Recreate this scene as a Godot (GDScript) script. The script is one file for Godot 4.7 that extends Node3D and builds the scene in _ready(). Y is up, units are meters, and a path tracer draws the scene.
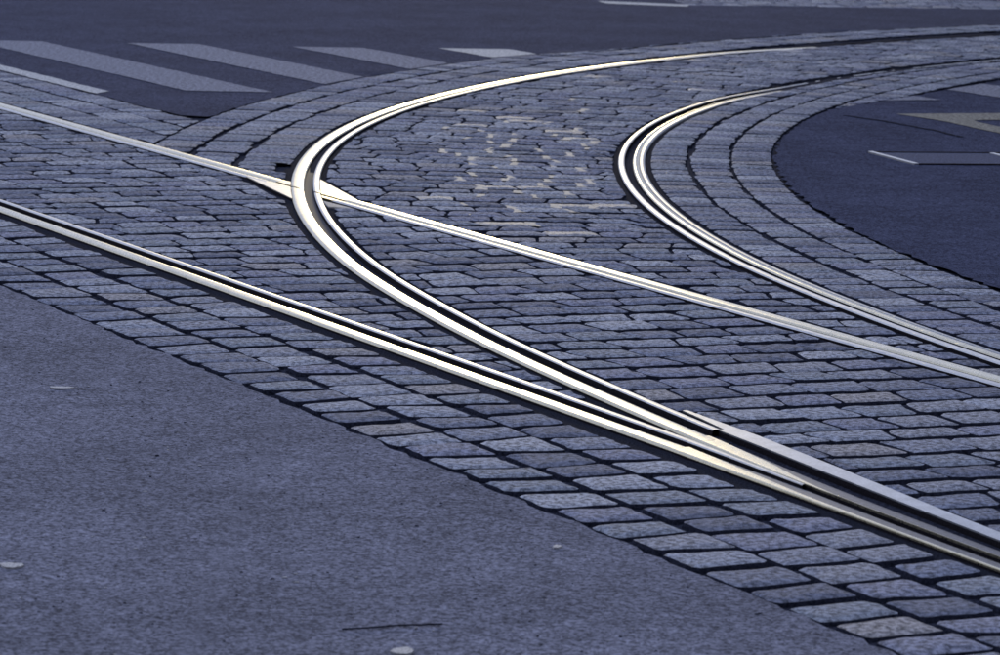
extends Node3D
# A tram junction in a paved street: straight track, a curve that leaves it, granite setts between the rails, asphalt on either side.
# Ground coordinates are metres: x to the right, d away from the camera (world z = -d).
# The straight track has its own frame: s along the rails (away from the camera), l across them, l = 0 on the gauge face of the near rail.
# The curve has another: polar about CC, t in degrees.

const SO := Vector2(0.0, 11.3)
const SA := -0.42638
const CC := Vector2(17.0, 17.7)
const GAUGE := 1.435
const HEAD := 0.057
const GROOVE := 0.037
const LIP := 0.028
const LIP_RISE := 0.0035
const SUN_AZ := -0.3
const SUN_EL := 5.8

var rng := RandomNumberGenerator.new()
var noise := FastNoiseLite.new()
var M := {}
var taken := {}
var SD: Vector2
var SN: Vector2
var a_path := PackedVector2Array()
var near_path := PackedVector2Array()
var far_path := PackedVector2Array()

# ------------------------------------------------------------------ frames
func sp(s: float, l: float) -> Vector2:
	return SO + SD * s + SN * l

func to_s(p: Vector2) -> Vector2:
	return Vector2((p - SO).dot(SD), (p - SO).dot(SN))

func pol(t: float, r: float) -> Vector2:
	var a := deg_to_rad(t)
	return CC + Vector2(-cos(a), sin(a)) * r

func w3(p: Vector2, y: float) -> Vector3:
	return Vector3(p.x, y, -p.y)

func table(tab: Array, x: float) -> float:
	if x <= tab[0][0]:
		return tab[0][1]
	for i in range(1, tab.size()):
		if x <= tab[i][0]:
			var k: float = (x - tab[i - 1][0]) / (tab[i][0] - tab[i - 1][0])
			return lerpf(tab[i - 1][1], tab[i][1], k)
	return tab[-1][1]

const RA := [[-30, 18.05], [-20, 17.945], [-15, 17.905], [-10, 17.878], [-5, 17.868], [0, 17.87], [5, 17.876], [10, 17.872], [15, 17.856], [20, 17.83], [25, 17.79], [30, 17.75], [35, 17.72], [40, 17.7], [46, 17.69], [80, 17.68]]
const AS := [[1.05, 0.358], [0.576, 0.297], [0.102, 0.243], [-0.313, 0.202], [-0.665, 0.168], [-1.012, 0.136], [-1.343, 0.11], [-1.87, 0.077], [-2.2, 0.058], [-2.67, 0.040], [-3.2, 0.028], [-4.0, 0.018], [-5.0, 0.012], [-6.5, 0.01]]

func smoothed(p: PackedVector2Array, rounds: int) -> PackedVector2Array:
	for k in rounds:
		var q := p.duplicate()
		for i in range(1, p.size() - 1):
			q[i] = p[i - 1] * 0.25 + p[i] * 0.5 + p[i + 1] * 0.25
		p = q
	return p

func resampled(p: PackedVector2Array, step: float) -> PackedVector2Array:
	var c := Curve2D.new()
	c.bake_interval = step
	for q in p:
		c.add_point(q)
	var n := int(c.get_baked_length() / step)
	var r := PackedVector2Array()
	for i in n + 1:
		r.append(c.sample_baked(c.get_baked_length() * i / n))
	return r

# A path shifted sideways (towards the track's middle / the curve's centre when positive); off may be a number or a Callable of the point's index.
func shifted(p: PackedVector2Array, off) -> PackedVector2Array:
	var r := PackedVector2Array()
	for i in p.size():
		var t := (p[mini(i + 1, p.size() - 1)] - p[maxi(i - 1, 0)]).normalized()
		var o: float = off.call(i) if off is Callable else off
		r.append(p[i] + Vector2(-t.y, t.x) * o)
	return r

func slice_path(p: PackedVector2Array, test: Callable) -> PackedVector2Array:
	var r := PackedVector2Array()
	for q in p:
		if test.call(q):
			r.append(q)
	return r

# ------------------------------------------------------------------ objects
func numbered(called: String) -> String:
	taken[called] = taken.get(called, 0) + 1
	return called if taken[called] == 1 else "%s_%03d" % [called, taken[called] - 1]

func thing(called: String, label: String, category: String, group := "") -> Node3D:
	var o := Node3D.new()
	o.name = numbered(called)
	add_child(o)
	o.set_meta("label", label)
	o.set_meta("category", category)
	if group:
		o.set_meta("group", group)
	return o

func setting(called: String, label: String) -> Node3D:
	var o := Node3D.new()
	o.name = numbered(called)
	add_child(o)
	o.set_meta("kind", "structure")
	o.set_meta("label", label)
	return o

func put(called: String, mesh: Mesh, m: Material, parent: Node = self) -> MeshInstance3D:
	var o := MeshInstance3D.new()
	o.name = called
	o.mesh = mesh
	if m:
		o.material_override = m
	o.cast_shadow = GeometryInstance3D.SHADOW_CASTING_SETTING_ON
	parent.add_child(o, true)
	return o

# Loft: rows of equally long profiles.
func loft(rows: Array, flat := false) -> ArrayMesh:
	var st := SurfaceTool.new()
	st.begin(Mesh.PRIMITIVE_TRIANGLES)
	st.set_smooth_group(-1 if flat else 0)
	for i in rows.size() - 1:
		var a: PackedVector3Array = rows[i]
		var b: PackedVector3Array = rows[i + 1]
		for j in a.size() - 1:
			for v in [a[j], b[j], b[j + 1], a[j], b[j + 1], a[j + 1]]:
				st.add_vertex(v)
	st.index()
	st.generate_normals()
	return st.commit()

# Sweeps a profile of (offset across, height) along a path. mod: optional Callable(index, profile point) -> profile point.
# Round the far end of the curve the worn rails lie lower than the setts.
func sunk(p: Vector2) -> float:
	var q := p - CC
	if q.length() < 15.0 or q.length() > 19.0:
		return 0.0
	var t := rad_to_deg(atan2(q.y, -q.x))
	return -0.02 * (smoothstep(28.0, 35.0, t) if q.length() > 17.2 else smoothstep(14.5, 21.0, t))

func sweep(p: PackedVector2Array, prof: Array, mod = null) -> ArrayMesh:
	var rows := []
	for i in p.size():
		var t := (p[mini(i + 1, p.size() - 1)] - p[maxi(i - 1, 0)]).normalized()
		var n := Vector2(-t.y, t.x)
		var row := PackedVector3Array()
		for q in prof:
			var v: Vector2 = mod.call(i, q) if mod else q
			row.append(w3(p[i] + n * v.x, v.y + sunk(p[i])))
		rows.append(row)
	return loft(rows)

# A slab: polygon with top at y, sides going down, rim rounded off by bevel.
func slab(poly: PackedVector2Array, y: float, down: float, bevel := 0.0) -> ArrayMesh:
	var st := SurfaceTool.new()
	st.begin(Mesh.PRIMITIVE_TRIANGLES)
	st.set_smooth_group(-1)
	if Geometry2D.is_polygon_clockwise(poly):
		poly.reverse()
	var top := poly
	if bevel > 0.0:
		var got := Geometry2D.offset_polygon(poly, -bevel, Geometry2D.JOIN_MITER)
		if got.size() > 0 and got[0].size() == poly.size():
			top = got[0]
			# line the two rings up
			var best := 0
			for k in poly.size():
				if top[k].distance_to(poly[0]) < top[best].distance_to(poly[0]):
					best = k
			var turned := PackedVector2Array()
			for k in poly.size():
				turned.append(top[(best + k) % poly.size()])
			top = turned
	var tri := Geometry2D.triangulate_polygon(top)
	for i in range(0, tri.size(), 3):
		for k in [0, 1, 2]:
			st.add_vertex(w3(top[tri[i + k]], y))
	var n := poly.size()
	for i in n:
		var j := (i + 1) % n
		var a := w3(top[i], y); var b := w3(top[j], y)
		var c := w3(poly[i], y - bevel * 0.7); var d := w3(poly[j], y - bevel * 0.7)
		var e := w3(poly[i], y - down); var f := w3(poly[j], y - down)
		if bevel > 0.0:
			for v in [a, c, b, b, c, d]:
				st.add_vertex(v)
		for v in [c, e, d, d, e, f]:
			st.add_vertex(v)
	st.generate_normals()
	return st.commit()

# A sheet on the ground cut into a grid, with gentle undulation.
func sheet(poly: PackedVector2Array, y: float, step: float, amp: float) -> ArrayMesh:
	var st := SurfaceTool.new()
	st.begin(Mesh.PRIMITIVE_TRIANGLES)
	st.set_smooth_group(0)
	var lo := poly[0]; var hi := poly[0]
	for p in poly:
		lo = lo.min(p); hi = hi.max(p)
	var nx := int(ceil((hi.x - lo.x) / step)); var ny := int(ceil((hi.y - lo.y) / step))
	var put_v := func(p: Vector2):
		st.set_uv2(p / 6.7)
		st.add_vertex(w3(p, y + amp * (noise.get_noise_2d(p.x * 95.0, p.y * 95.0) + 0.7 * noise.get_noise_2d(p.x * 400.0 + 50.0, p.y * 400.0))))
	for i in nx:
		for j in ny:
			var a := lo + Vector2(i, j) * step
			var cell := PackedVector2Array([a, a + Vector2(step, 0), a + Vector2(step, step), a + Vector2(0, step)])
			for part in Geometry2D.intersect_polygons(cell, poly):
				if Geometry2D.is_polygon_clockwise(part):
					part.reverse()
				var tri := Geometry2D.triangulate_polygon(part)
				for k in range(0, tri.size(), 3):
					for q in 3:
						put_v.call(part[tri[k + q]])
	st.index()
	st.generate_normals()
	return st.commit()

# ------------------------------------------------------------------ materials
func seamless(freq: float, seed_: int, size: int, octaves := 4, kind := FastNoiseLite.TYPE_SIMPLEX_SMOOTH) -> PackedByteArray:
	var n := FastNoiseLite.new()
	n.noise_type = kind
	n.seed = seed_
	n.frequency = freq
	n.fractal_octaves = octaves
	var im := n.get_seamless_image(size, size, false, false, 0.12, true)
	im.convert(Image.FORMAT_L8)
	return im.get_data()

func gray_texture(size: int, f: Callable) -> ImageTexture:
	var d := PackedByteArray()
	d.resize(size * size)
	for i in size * size:
		d[i] = int(clampf(f.call(i), 0.0, 1.0) * 255.0)
	return ImageTexture.create_from_image(Image.create_from_data(size, size, false, Image.FORMAT_L8, d))

func relief(size: int, f: Callable, strength: float) -> ImageTexture:
	var d := PackedByteArray()
	d.resize(size * size)
	for i in size * size:
		d[i] = int(clampf(f.call(i), 0.0, 1.0) * 255.0)
	var im := Image.create_from_data(size, size, false, Image.FORMAT_L8, d)
	im.convert(Image.FORMAT_RGBA8)
	im.bump_map_to_normal_map(strength)
	return ImageTexture.create_from_image(im)

func mat(c: Color, rough: float, tex: Texture2D = null, nrm: Texture2D = null, scale := 1.0, nscale := 1.0, metal := 0.0, spec := 0.5) -> StandardMaterial3D:
	var m := StandardMaterial3D.new()
	m.albedo_color = c.linear_to_srgb()
	m.roughness = rough
	m.metallic = metal
	m.metallic_specular = spec
	if tex:
		m.albedo_texture = tex
	if nrm:
		m.normal_enabled = true
		m.normal_texture = nrm
		m.normal_scale = nscale
	m.uv1_triplanar = true
	m.uv1_world_triplanar = true
	m.uv1_scale = Vector3.ONE * scale
	m.cull_mode = BaseMaterial3D.CULL_DISABLED
	return m

func make_materials():
	var z := 1024
	var fine := seamless(0.16, 11, z, 3)
	var mid := seamless(0.035, 12, z, 4)
	var coarse := seamless(0.008, 13, z, 3)
	var cells := seamless(0.05, 14, z, 3)
	var grit := seamless(0.33, 15, z, 2, FastNoiseLite.TYPE_VALUE)
	# granite: speckle, blotches, chisel pits
	var stone_tex := gray_texture(z, func(i): return 0.80 + (fine[i] - 128) / 255.0 * 0.65 + (mid[i] - 128) / 255.0 * 0.95 + (grit[i] - 128) / 255.0 * 0.36)
	var stone_nrm := relief(z, func(i): return 0.5 + (mid[i] - 128) / 255.0 * 0.8 + (fine[i] - 128) / 255.0 * 0.4 + (grit[i] - 128) / 255.0 * 0.1, 10.0)
	# asphalt: stones in bitumen
	var tar_tex := gray_texture(z, func(i): return 0.80 + (cells[i] - 128) / 255.0 * 0.5 + (grit[i] - 128) / 255.0 * 0.75)
	var tar_nrm := relief(z, func(i): return 0.5 + (cells[i] - 128) / 255.0 * 0.3 + (fine[i] - 128) / 255.0 * 0.5 + (grit[i] - 128) / 255.0 * 0.15, 4.0)
	# large stains, laid over the asphalt at another scale
	var st := PackedByteArray()
	st.resize(z * z * 4)
	var big := seamless(0.006, 21, z, 5)
	var spots := seamless(0.05, 22, z, 3)
	for i in z * z:
		var v := clampf(0.90 + (big[i] - 128) / 255.0 * 0.14 + (spots[i] - 128) / 255.0 * 0.20, 0.0, 1.0)
		st[i * 4] = int(v * 255.0); st[i * 4 + 1] = int(v * 254.0); st[i * 4 + 2] = int(v * 253.0); st[i * 4 + 3] = 255
	var stain := ImageTexture.create_from_image(Image.create_from_data(z, z, false, Image.FORMAT_RGBA8, st))
	var worn := gray_texture(z, func(i): return clampf(0.78 + (mid[i] - 128) / 255.0 * 0.7 + (grit[i] - 128) / 255.0 * 0.45, 0.25, 1.0))
	# brushed steel: fine scratches seen as faint relief
	var steel_nrm := relief(z, func(i): return 0.5 + (mid[i] - 128) / 255.0 * 0.35 + (coarse[i] - 128) / 255.0 * 0.4, 2.0)

	M.stones = []
	for c in [[0.38, 0.38, 0.41], [0.29, 0.295, 0.335], [0.46, 0.46, 0.48], [0.36, 0.37, 0.39], [0.23, 0.235, 0.275], [0.42, 0.41, 0.42], [0.35, 0.345, 0.395], [0.54, 0.53, 0.53], [0.30, 0.31, 0.36], [0.46, 0.42, 0.39]]:
		M.stones.append(mat(Color(c[0], c[1], c[2]), 0.78, stone_tex, stone_nrm, 1.15, 1.0, 0.0, 0.25))
	M.smooth = []
	for c in [[0.40, 0.38, 0.37], [0.46, 0.44, 0.42], [0.36, 0.35, 0.36]]:
		M.smooth.append(mat(Color(c[0], c[1], c[2]), 0.58, stone_tex, stone_nrm, 1.15, 0.8, 0.0, 0.4))
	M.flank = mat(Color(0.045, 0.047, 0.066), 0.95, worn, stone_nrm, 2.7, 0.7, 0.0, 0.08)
	M.bed = mat(Color(0.05, 0.052, 0.07), 0.97, worn, stone_nrm, 1.7, 1.0, 0.0, 0.08)
	M.mortar = mat(Color(0.56, 0.49, 0.38), 0.65, stain, stone_nrm, 2.3, 0.4, 0.0, 0.35)
	M.road = mat(Color(0.31, 0.305, 0.345), 0.92, tar_tex, tar_nrm, 0.75, 0.6, 0.0, 0.1)
	M.far_road = mat(Color(0.118, 0.124, 0.18), 0.95, tar_tex, tar_nrm, 0.7, 0.6, 0.0, 0.07)
	M.new_road = mat(Color(0.125, 0.133, 0.195), 0.95, tar_tex, tar_nrm, 0.8, 0.6, 0.0, 0.03)
	for m in [M.road, M.far_road, M.new_road]:
		m.detail_enabled = true
		m.detail_albedo = stain
		m.detail_blend_mode = BaseMaterial3D.BLEND_MODE_MUL
		m.detail_uv_layer = BaseMaterial3D.DETAIL_UV_2
	M.ground = mat(Color(0.10, 0.10, 0.12), 0.95, tar_tex, tar_nrm, 0.6, 0.6, 0.0, 0.1)
	M.tar = mat(Color(0.034, 0.035, 0.046), 0.95, worn, stone_nrm, 3.0, 0.8, 0.0, 0.08)
	M.paint = mat(Color(0.32, 0.32, 0.36), 0.85, worn, tar_nrm, 0.9, 0.6, 0.0, 0.15)
	M.fresh_paint = mat(Color(0.76, 0.73, 0.66), 0.8, worn, tar_nrm, 1.3, 0.5, 0.0, 0.15)
	M.yellow_paint = mat(Color(0.36, 0.33, 0.26), 0.85, worn, tar_nrm, 0.9, 0.6, 0.0, 0.15)
	M.polished = mat(Color(0.62, 0.54, 0.345), 0.42, stain, steel_nrm, 2.0, 0.2, 1.0)
	M.polished.roughness_texture = worn
	M.polished.roughness_texture_channel = BaseMaterial3D.TEXTURE_CHANNEL_RED
	M.lip_steel = mat(Color(0.60, 0.57, 0.51), 0.42, stain, steel_nrm, 2.0, 0.2, 1.0)
	M.worn_steel = mat(Color(0.42, 0.41, 0.39), 0.42, worn, steel_nrm, 2.0, 0.4, 1.0)
	M.guard = mat(Color(0.44, 0.45, 0.46), 0.42, stain, steel_nrm, 2.0, 0.3, 1.0)
	M.dull = mat(Color(0.11, 0.117, 0.15), 0.5, worn, steel_nrm, 2.0, 0.4, 0.85)
	M.rust = mat(Color(0.034, 0.028, 0.030), 0.92, worn, stone_nrm, 4.0, 0.8, 0.0, 0.1)
	M.floor_steel = mat(Color(0.06, 0.048, 0.05), 0.7, worn, steel_nrm, 3.0, 0.5, 0.2, 0.3)
	M.cover = mat(Color(0.13, 0.14, 0.20), 0.9, tar_tex, tar_nrm, 1.5, 0.5, 0.0, 0.15)
	M.facade = mat(Color(0.17, 0.165, 0.17), 0.9, worn, stone_nrm, 0.3, 0.5, 0.0, 0.2)
	M.window = mat(Color(0.03, 0.035, 0.045), 0.1)
	M.scrap = mat(Color(0.62, 0.58, 0.52), 0.7, worn, null, 4.0)

# ------------------------------------------------------------------ setts
# One sett: a block whose top is worn round, with chipped corners and a slight tilt; its flanks are much darker than its top.
func add_sett(st: SurfaceTool, flank: SurfaceTool, poly: PackedVector2Array, lift: float):
	var n := poly.size()
	var c := Vector2.ZERO
	for p in poly:
		c += p
	c /= n
	var tilt := Vector2(rng.randf_range(-0.010, 0.010), rng.randf_range(-0.010, 0.010))
	var rings := []
	var depth := rng.randf_range(0.009, 0.0155)
	for r in [[-0.045, -0.002], [-depth * 1.4, 0.0], [-depth * 0.45, 0.004], [-depth * 0.17, 0.015], [0.0, 0.044]]:
		var ring := PackedVector3Array()
		for p in poly:
			var q: Vector2 = p if r[1] <= 0.0 else p.move_toward(c, r[1] * rng.randf_range(0.7, 1.3))
			var y: float = r[0] + lift + tilt.dot(q - c)
			if r[1] > 0.0:
				y += rng.randf_range(-0.0012, 0.0008)
			ring.append(w3(q, y))
		rings.append(ring)
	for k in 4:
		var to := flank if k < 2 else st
		for i in n:
			var j := (i + 1) % n
			var a: Vector3 = rings[k][i]; var b: Vector3 = rings[k][j]
			var d: Vector3 = rings[k + 1][i]; var e: Vector3 = rings[k + 1][j]
			for v in [a, b, d, d, b, e]:
				to.add_vertex(v)
	var mid := w3(c, lift + rng.randf_range(-0.002, 0.002))
	for i in n:
		st.add_vertex(rings[4][i]); st.add_vertex(rings[4][(i + 1) % n]); st.add_vertex(mid)

func tool() -> SurfaceTool:
	var st := SurfaceTool.new()
	st.begin(Mesh.PRIMITIVE_TRIANGLES)
	st.set_smooth_group(0)
	return st

func finish(st: SurfaceTool, mesh: ArrayMesh, m: Material):
	st.index()
	st.generate_normals()
	st.commit(mesh)
	mesh.surface_set_material(mesh.get_surface_count() - 1, m)

func worn_outline(poly: PackedVector2Array) -> PackedVector2Array:
	# points on long edges and cut corners
	var r := PackedVector2Array()
	var n := poly.size()
	for i in n:
		var p := poly[i]
		var a := poly[(i + n - 1) % n]; var b := poly[(i + 1) % n]
		var la := p.distance_to(a); var lb := p.distance_to(b)
		if la < 0.012:
			continue
		var cut := rng.randf_range(0.005, 0.017)
		if la > 0.05 and lb > 0.05:
			r.append(p.move_toward(a, cut)); r.append(p.move_toward(b, cut))
		else:
			r.append(p)
		if lb > 0.13:
			var side := (b - p).orthogonal().normalized()
			r.append(p.lerp(b, rng.randf_range(0.27, 0.37)) + side * rng.randf_range(-0.003, 0.006))
			r.append(p.lerp(b, rng.randf_range(0.63, 0.73)) + side * rng.randf_range(-0.003, 0.006))
		elif lb > 0.07:
			var m := p.lerp(b, rng.randf_range(0.4, 0.6))
			r.append(m + (b - p).orthogonal().normalized() * rng.randf_range(-0.003, 0.005))
	return r

# Fills a zone with courses. place(u, v) -> ground point; courses run along u, stacked in v.
func cells(zones: Array, place: Callable, v0: float, v1: float, course: float, u0: float, u1: float, length: float, spread: float, ju: float, jv: float, wave: float) -> Array:
	var out := []
	var v := v0
	var k := 0
	var off := rng.randf() * 100.0
	var edge := func(vv: float, u: float, kk: int) -> float:
		return vv + wave * noise.get_noise_2d(u * 110.0 + off, kk * 37.0) * 2.0
	while v < v1:
		var dv := course * rng.randf_range(0.9, 1.1)
		if v + dv * 1.5 > v1:
			dv = v1 - v
		var u := u0 + rng.randf_range(-length, 0.0)
		var skew := 0.0
		while u < u1:
			var du := length * rng.randf_range(1.0 - spread, 1.0 + spread)
			var nskew := rng.randf_range(-0.02, 0.02)
			var ga := ju * rng.randf_range(0.5, 1.3)
			var gb := ju * rng.randf_range(0.5, 1.3)
			var va := v + jv * rng.randf_range(0.6, 1.3)
			var vb := v + dv - jv * rng.randf_range(0.6, 1.3)
			var c := PackedVector2Array([
				place.call(u - skew + ga, edge.call(va, u, k)), place.call(u + du * 0.5, edge.call(va, u + du * 0.5, k)), place.call(u + du - nskew - gb, edge.call(va, u + du, k)),
				place.call(u + du + nskew - gb, edge.call(vb, u + du, k + 1)), place.call(u + du * 0.5, edge.call(vb, u + du * 0.5, k + 1)), place.call(u + skew + ga, edge.call(vb, u, k + 1))])
			var mid := (c[0] + c[3]) * 0.5
			if mid.y > 6.2 and mid.y < 37.0 and absf(mid.x) < mid.y * 0.125 + 1.15:
				for zone in zones:
					for piece in Geometry2D.intersect_polygons(c, zone):
						for q in Geometry2D.offset_polygon(piece, -0.0015, Geometry2D.JOIN_MITER):
							if q.size() < 3:
								continue
							if Geometry2D.is_polygon_clockwise(q):
								q.reverse()
							var area := 0.0
							var cc := Vector2.ZERO
							for i in q.size():
								area += q[i].cross(q[(i + 1) % q.size()]) * 0.5
								cc += q[i]
							if absf(area) < 0.0035:
								continue
							out.append({"poly": q, "at": cc / q.size(), "area": absf(area)})
			u += du
			skew = nskew
		v += dv
		k += 1
	return out

func in_view(p: Vector2) -> bool:
	return p.y > 7.3 and p.y < 34.5 and absf(p.x) < p.y * 0.125 + 0.12

func pave(parent: Node3D, list: Array, polished := 0.0):
	# the 300 that show largest become parts of their own, the rest one part
	for c in list:
		c.shows = (c.area / (c.at.y * c.at.y * c.at.y)) if in_view(c.at) else 0.0
	list.sort_custom(func(a, b): return a.shows > b.shows)
	var rest := {}
	var i := 0
	for c in list:
		var o := worn_outline(c.poly)
		if o.size() < 3:
			continue
		var pick := rng.randi() % 9 if rng.randf() > 0.05 else 9
		if polished > 0.0 and rng.randf() < polished * clampf(1.45 - Vector2((c.at.x + 0.02) / 0.5, (c.at.y - 18.0) / 3.0).length(), 0.12, 1.0):
			pick = 10 + rng.randi() % 3
		var lift := rng.randf_range(-0.0022, 0.0022)
		if i < 300 and c.shows > 0.0:
			var st := tool()
			var fl := tool()
			add_sett(st, fl, o, lift)
			var mesh := ArrayMesh.new()
			finish(st, mesh, M.stones[pick] if pick < 10 else M.smooth[pick - 10])
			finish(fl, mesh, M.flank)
			put("sett", mesh, null, parent)
			i += 1
		else:
			if not rest.has(pick):
				rest[pick] = tool()
			if not rest.has(-1):
				rest[-1] = tool()
			add_sett(rest[pick], rest[-1], o, lift)
	if rest.size() > 0:
		var mesh := ArrayMesh.new()
		for pick in rest:
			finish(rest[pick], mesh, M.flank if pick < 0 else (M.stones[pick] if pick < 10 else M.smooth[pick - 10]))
		var o := put("setts", mesh, null, parent)
		o.set_meta("kind", "stuff")
	print(parent.name, " setts: ", i, " of ", list.size())

func strip_poly(a: PackedVector2Array, b: PackedVector2Array) -> PackedVector2Array:
	var r := a.duplicate()
	var q := b.duplicate()
	q.reverse()
	r.append_array(q)
	return r

# ------------------------------------------------------------------ rails
# Like sweep, but each line of the profile runs only from where from(point) turns negative to where to(point) does (null: the path's end).
func sweep_between(p: PackedVector2Array, prof: Array, from, to) -> ArrayMesh:
	var lines := []
	for q in prof:
		var line := shifted(p, q.x)
		var a := 0.0
		var b := float(p.size() - 1)
		for which in 2:
			var f = from if which == 0 else to
			if f == null:
				continue
			for i in range(1, line.size()):
				var v1: float = f.call(line[i])
				if v1 < 0.0:
					var v0: float = f.call(line[i - 1])
					var k := i - v1 / (v1 - v0) if v0 > 0.0 else 0.0
					if which == 0:
						a = k
					else:
						b = k
					break
		var pts := PackedVector3Array()
		for i in p.size():
			var x := lerpf(a, b, float(i) / (p.size() - 1))
			var j := mini(int(x), p.size() - 2)
			pts.append(w3(line[j].lerp(line[j + 1], x - j), q.y + sunk(line[j])))
		lines.append(pts)
	var rows := []
	for i in p.size():
		var row := PackedVector3Array()
		for l in lines:
			row.append(l[i])
		rows.append(row)
	return loft(rows)

func head_profile(w: float) -> Array:
	return [Vector2(-w, -0.007), Vector2(-w + 0.0015, -0.003), Vector2(-w + 0.005, -0.0006), Vector2(-w + 0.012, 0.0), Vector2(-0.018, 0.0004), Vector2(-0.009, -0.0004), Vector2(-0.004, -0.0022), Vector2(-0.001, -0.006)]

func rail_parts(o: Node3D, p: PackedVector2Array, groove: float, w := HEAD, lip_w := LIP, floor_y := -0.034, head_m: Material = null, with_lip := true, rise := 0.0035):
	put("head", sweep(p, head_profile(w)), head_m if head_m else M.polished, o)
	put("web", sweep(p, [Vector2(-w, -0.09), Vector2(-w, -0.007)]), M.rust, o)
	put("gauge_face", sweep(p, [Vector2(-0.001, -0.006), Vector2(0.0, -0.012), Vector2(0.001, floor_y), Vector2(0.006, floor_y - 0.003), Vector2(groove - 0.003, floor_y - 0.002)]), M.rust, o)
	if with_lip:
		put("lip", sweep(p, [Vector2(groove, rise - 0.003), Vector2(groove + 0.001, rise - 0.001), Vector2(groove + 0.003, rise), Vector2(groove + 0.009, rise + 0.0003), Vector2(groove + lip_w - 0.007, rise), Vector2(groove + lip_w - 0.003, rise - 0.001), Vector2(groove + lip_w, rise - 0.005)]), M.lip_steel, o)
		put("lip_wall", sweep(p, [Vector2(groove - 0.003, floor_y - 0.002), Vector2(groove - 0.001, -0.02), Vector2(groove, rise - 0.003)]), M.rust, o)
		put("lip_back", sweep(p, [Vector2(groove + lip_w, rise - 0.005), Vector2(groove + lip_w, -0.09)]), M.rust, o)

func sealant(o: Node3D, p: PackedVector2Array, a: float, b: float):
	var rows := []
	for i in p.size():
		var t := (p[mini(i + 1, p.size() - 1)] - p[maxi(i - 1, 0)]).normalized()
		var n := Vector2(-t.y, t.x)
		var row := PackedVector3Array()
		for k in 4:
			var x := lerpf(a, b, k / 3.0)
			row.append(w3(p[i] + n * x, -0.013 + 0.004 * noise.get_noise_2d(p[i].x * 900.0 + k * 40.0, p[i].y * 900.0)))
		rows.append(row)
	put("sealant", loft(rows), M.tar, o)

# ------------------------------------------------------------------ the scene
func _ready():
	rng.seed = 7
	noise.seed = 5
	noise.frequency = 0.01
	SD = Vector2(sin(SA), cos(SA))
	SN = Vector2(SD.y, -SD.x)

	var cam := Camera3D.new()
	cam.name = "camera"
	cam.fov = 9.361
	cam.near = 0.1
	cam.far = 3000.0
	cam.position = Vector3(0, 1.67, 0)
	cam.rotation_degrees = Vector3(-7.6536, 0, 1.5)
	# a 147 mm lens at f/13, focused on the middle of the junction
	var lens := CameraAttributesPhysical.new()
	lens.frustum_focal_length = 12.0 / tan(deg_to_rad(9.361 / 2.0))
	lens.frustum_focus_distance = 12.5
	lens.frustum_near = 0.1
	lens.frustum_far = 3000.0
	lens.exposure_aperture = 13.0
	cam.attributes = lens
	add_child(cam)
	cam.current = true

	var sky := PanoramaSkyMaterial.new()
	sky.panorama = evening_sky(SUN_AZ, SUN_EL)
	var e := Environment.new()
	e.background_mode = Environment.BG_SKY
	e.sky = Sky.new()
	e.sky.sky_material = sky
	e.tonemap_mode = Environment.TONE_MAPPER_LINEAR
	e.tonemap_exposure = 2.1
	e.sdfgi_enabled = true
	e.ssao_enabled = true
	e.ssil_enabled = true
	var we := WorldEnvironment.new()
	we.environment = e
	add_child(we)

	var sun := DirectionalLight3D.new()
	sun.name = "sun"
	sun.light_energy = 0.055
	sun.light_color = Color(1.0, 0.92, 0.72)
	sun.light_angular_distance = 4.0
	sun.shadow_enabled = true
	add_child(sun)
	var el := deg_to_rad(SUN_EL)
	var az := deg_to_rad(SUN_AZ)
	sun.look_at_from_position(Vector3(sin(az) * cos(el), sin(el), -cos(az) * cos(el)) * 100.0, Vector3.ZERO)

	make_materials()
	print("materials ", Time.get_ticks_msec())

	# --- paths of the gauge faces, from far to near
	var raw := PackedVector2Array()
	var t := 56.0
	while t > -13.5:
		raw.append(pol(t, table(RA, t)))
		t -= 1.0
	for q in AS:
		raw.append(sp(q[0], q[1]))
	a_path = smoothed(resampled(raw, 0.08), 60)
	var b_path := shifted(a_path, 1.443)
	b_path = smoothed(b_path, 10)
	for i in 331:
		near_path.append(sp(24.0 - i * 0.1, 0.0))
		far_path.append(sp(24.0 - i * 0.1, GAUGE))

	build_setting(b_path)
	print("setting ", Time.get_ticks_msec())
	build_rails(b_path)
	build_markings()
	build_small_things()
	build_house()
	print("done ", Time.get_ticks_msec())

# A clear evening sky: blue above, paler towards the horizon, warm round the low hazy sun.
func evening_sky(az: float, el: float) -> ImageTexture:
	var w := 1024
	var h := 512
	var im := Image.create(w, h, false, Image.FORMAT_RGBF)
	var az0 := deg_to_rad(az)
	var el0 := deg_to_rad(el)
	var to_sun := Vector3(sin(az0) * cos(el0), sin(el0), -cos(az0) * cos(el0))
	for j in h:
		var up := (0.5 - (j + 0.5) / h) * PI
		var low := pow(clampf(1.0 - sin(maxf(up, 0.0)), 0.0, 1.0), 4.0)
		var base := Color(0.335, 0.405, 0.65).lerp(Color(0.35, 0.385, 0.48), low)
		if up < 0.0:
			base = Color(0.16, 0.17, 0.22)
		for i in w:
			var a := ((i + 0.5) / w - 0.5) * TAU
			var c := base
			if up >= 0.0:
				var off := rad_to_deg(acos(clampf(to_sun.dot(Vector3(sin(a) * cos(up), sin(up), -cos(a) * cos(up))), -1.0, 1.0)))
				var glow := 0.14 * exp(-off * off / 42.0) + 0.14 * exp(-off / 14.0)
				c += Color(1.0, 0.84, 0.50) * glow
			im.set_pixel(i, j, c)
	return ImageTexture.create_from_image(im)

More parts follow.
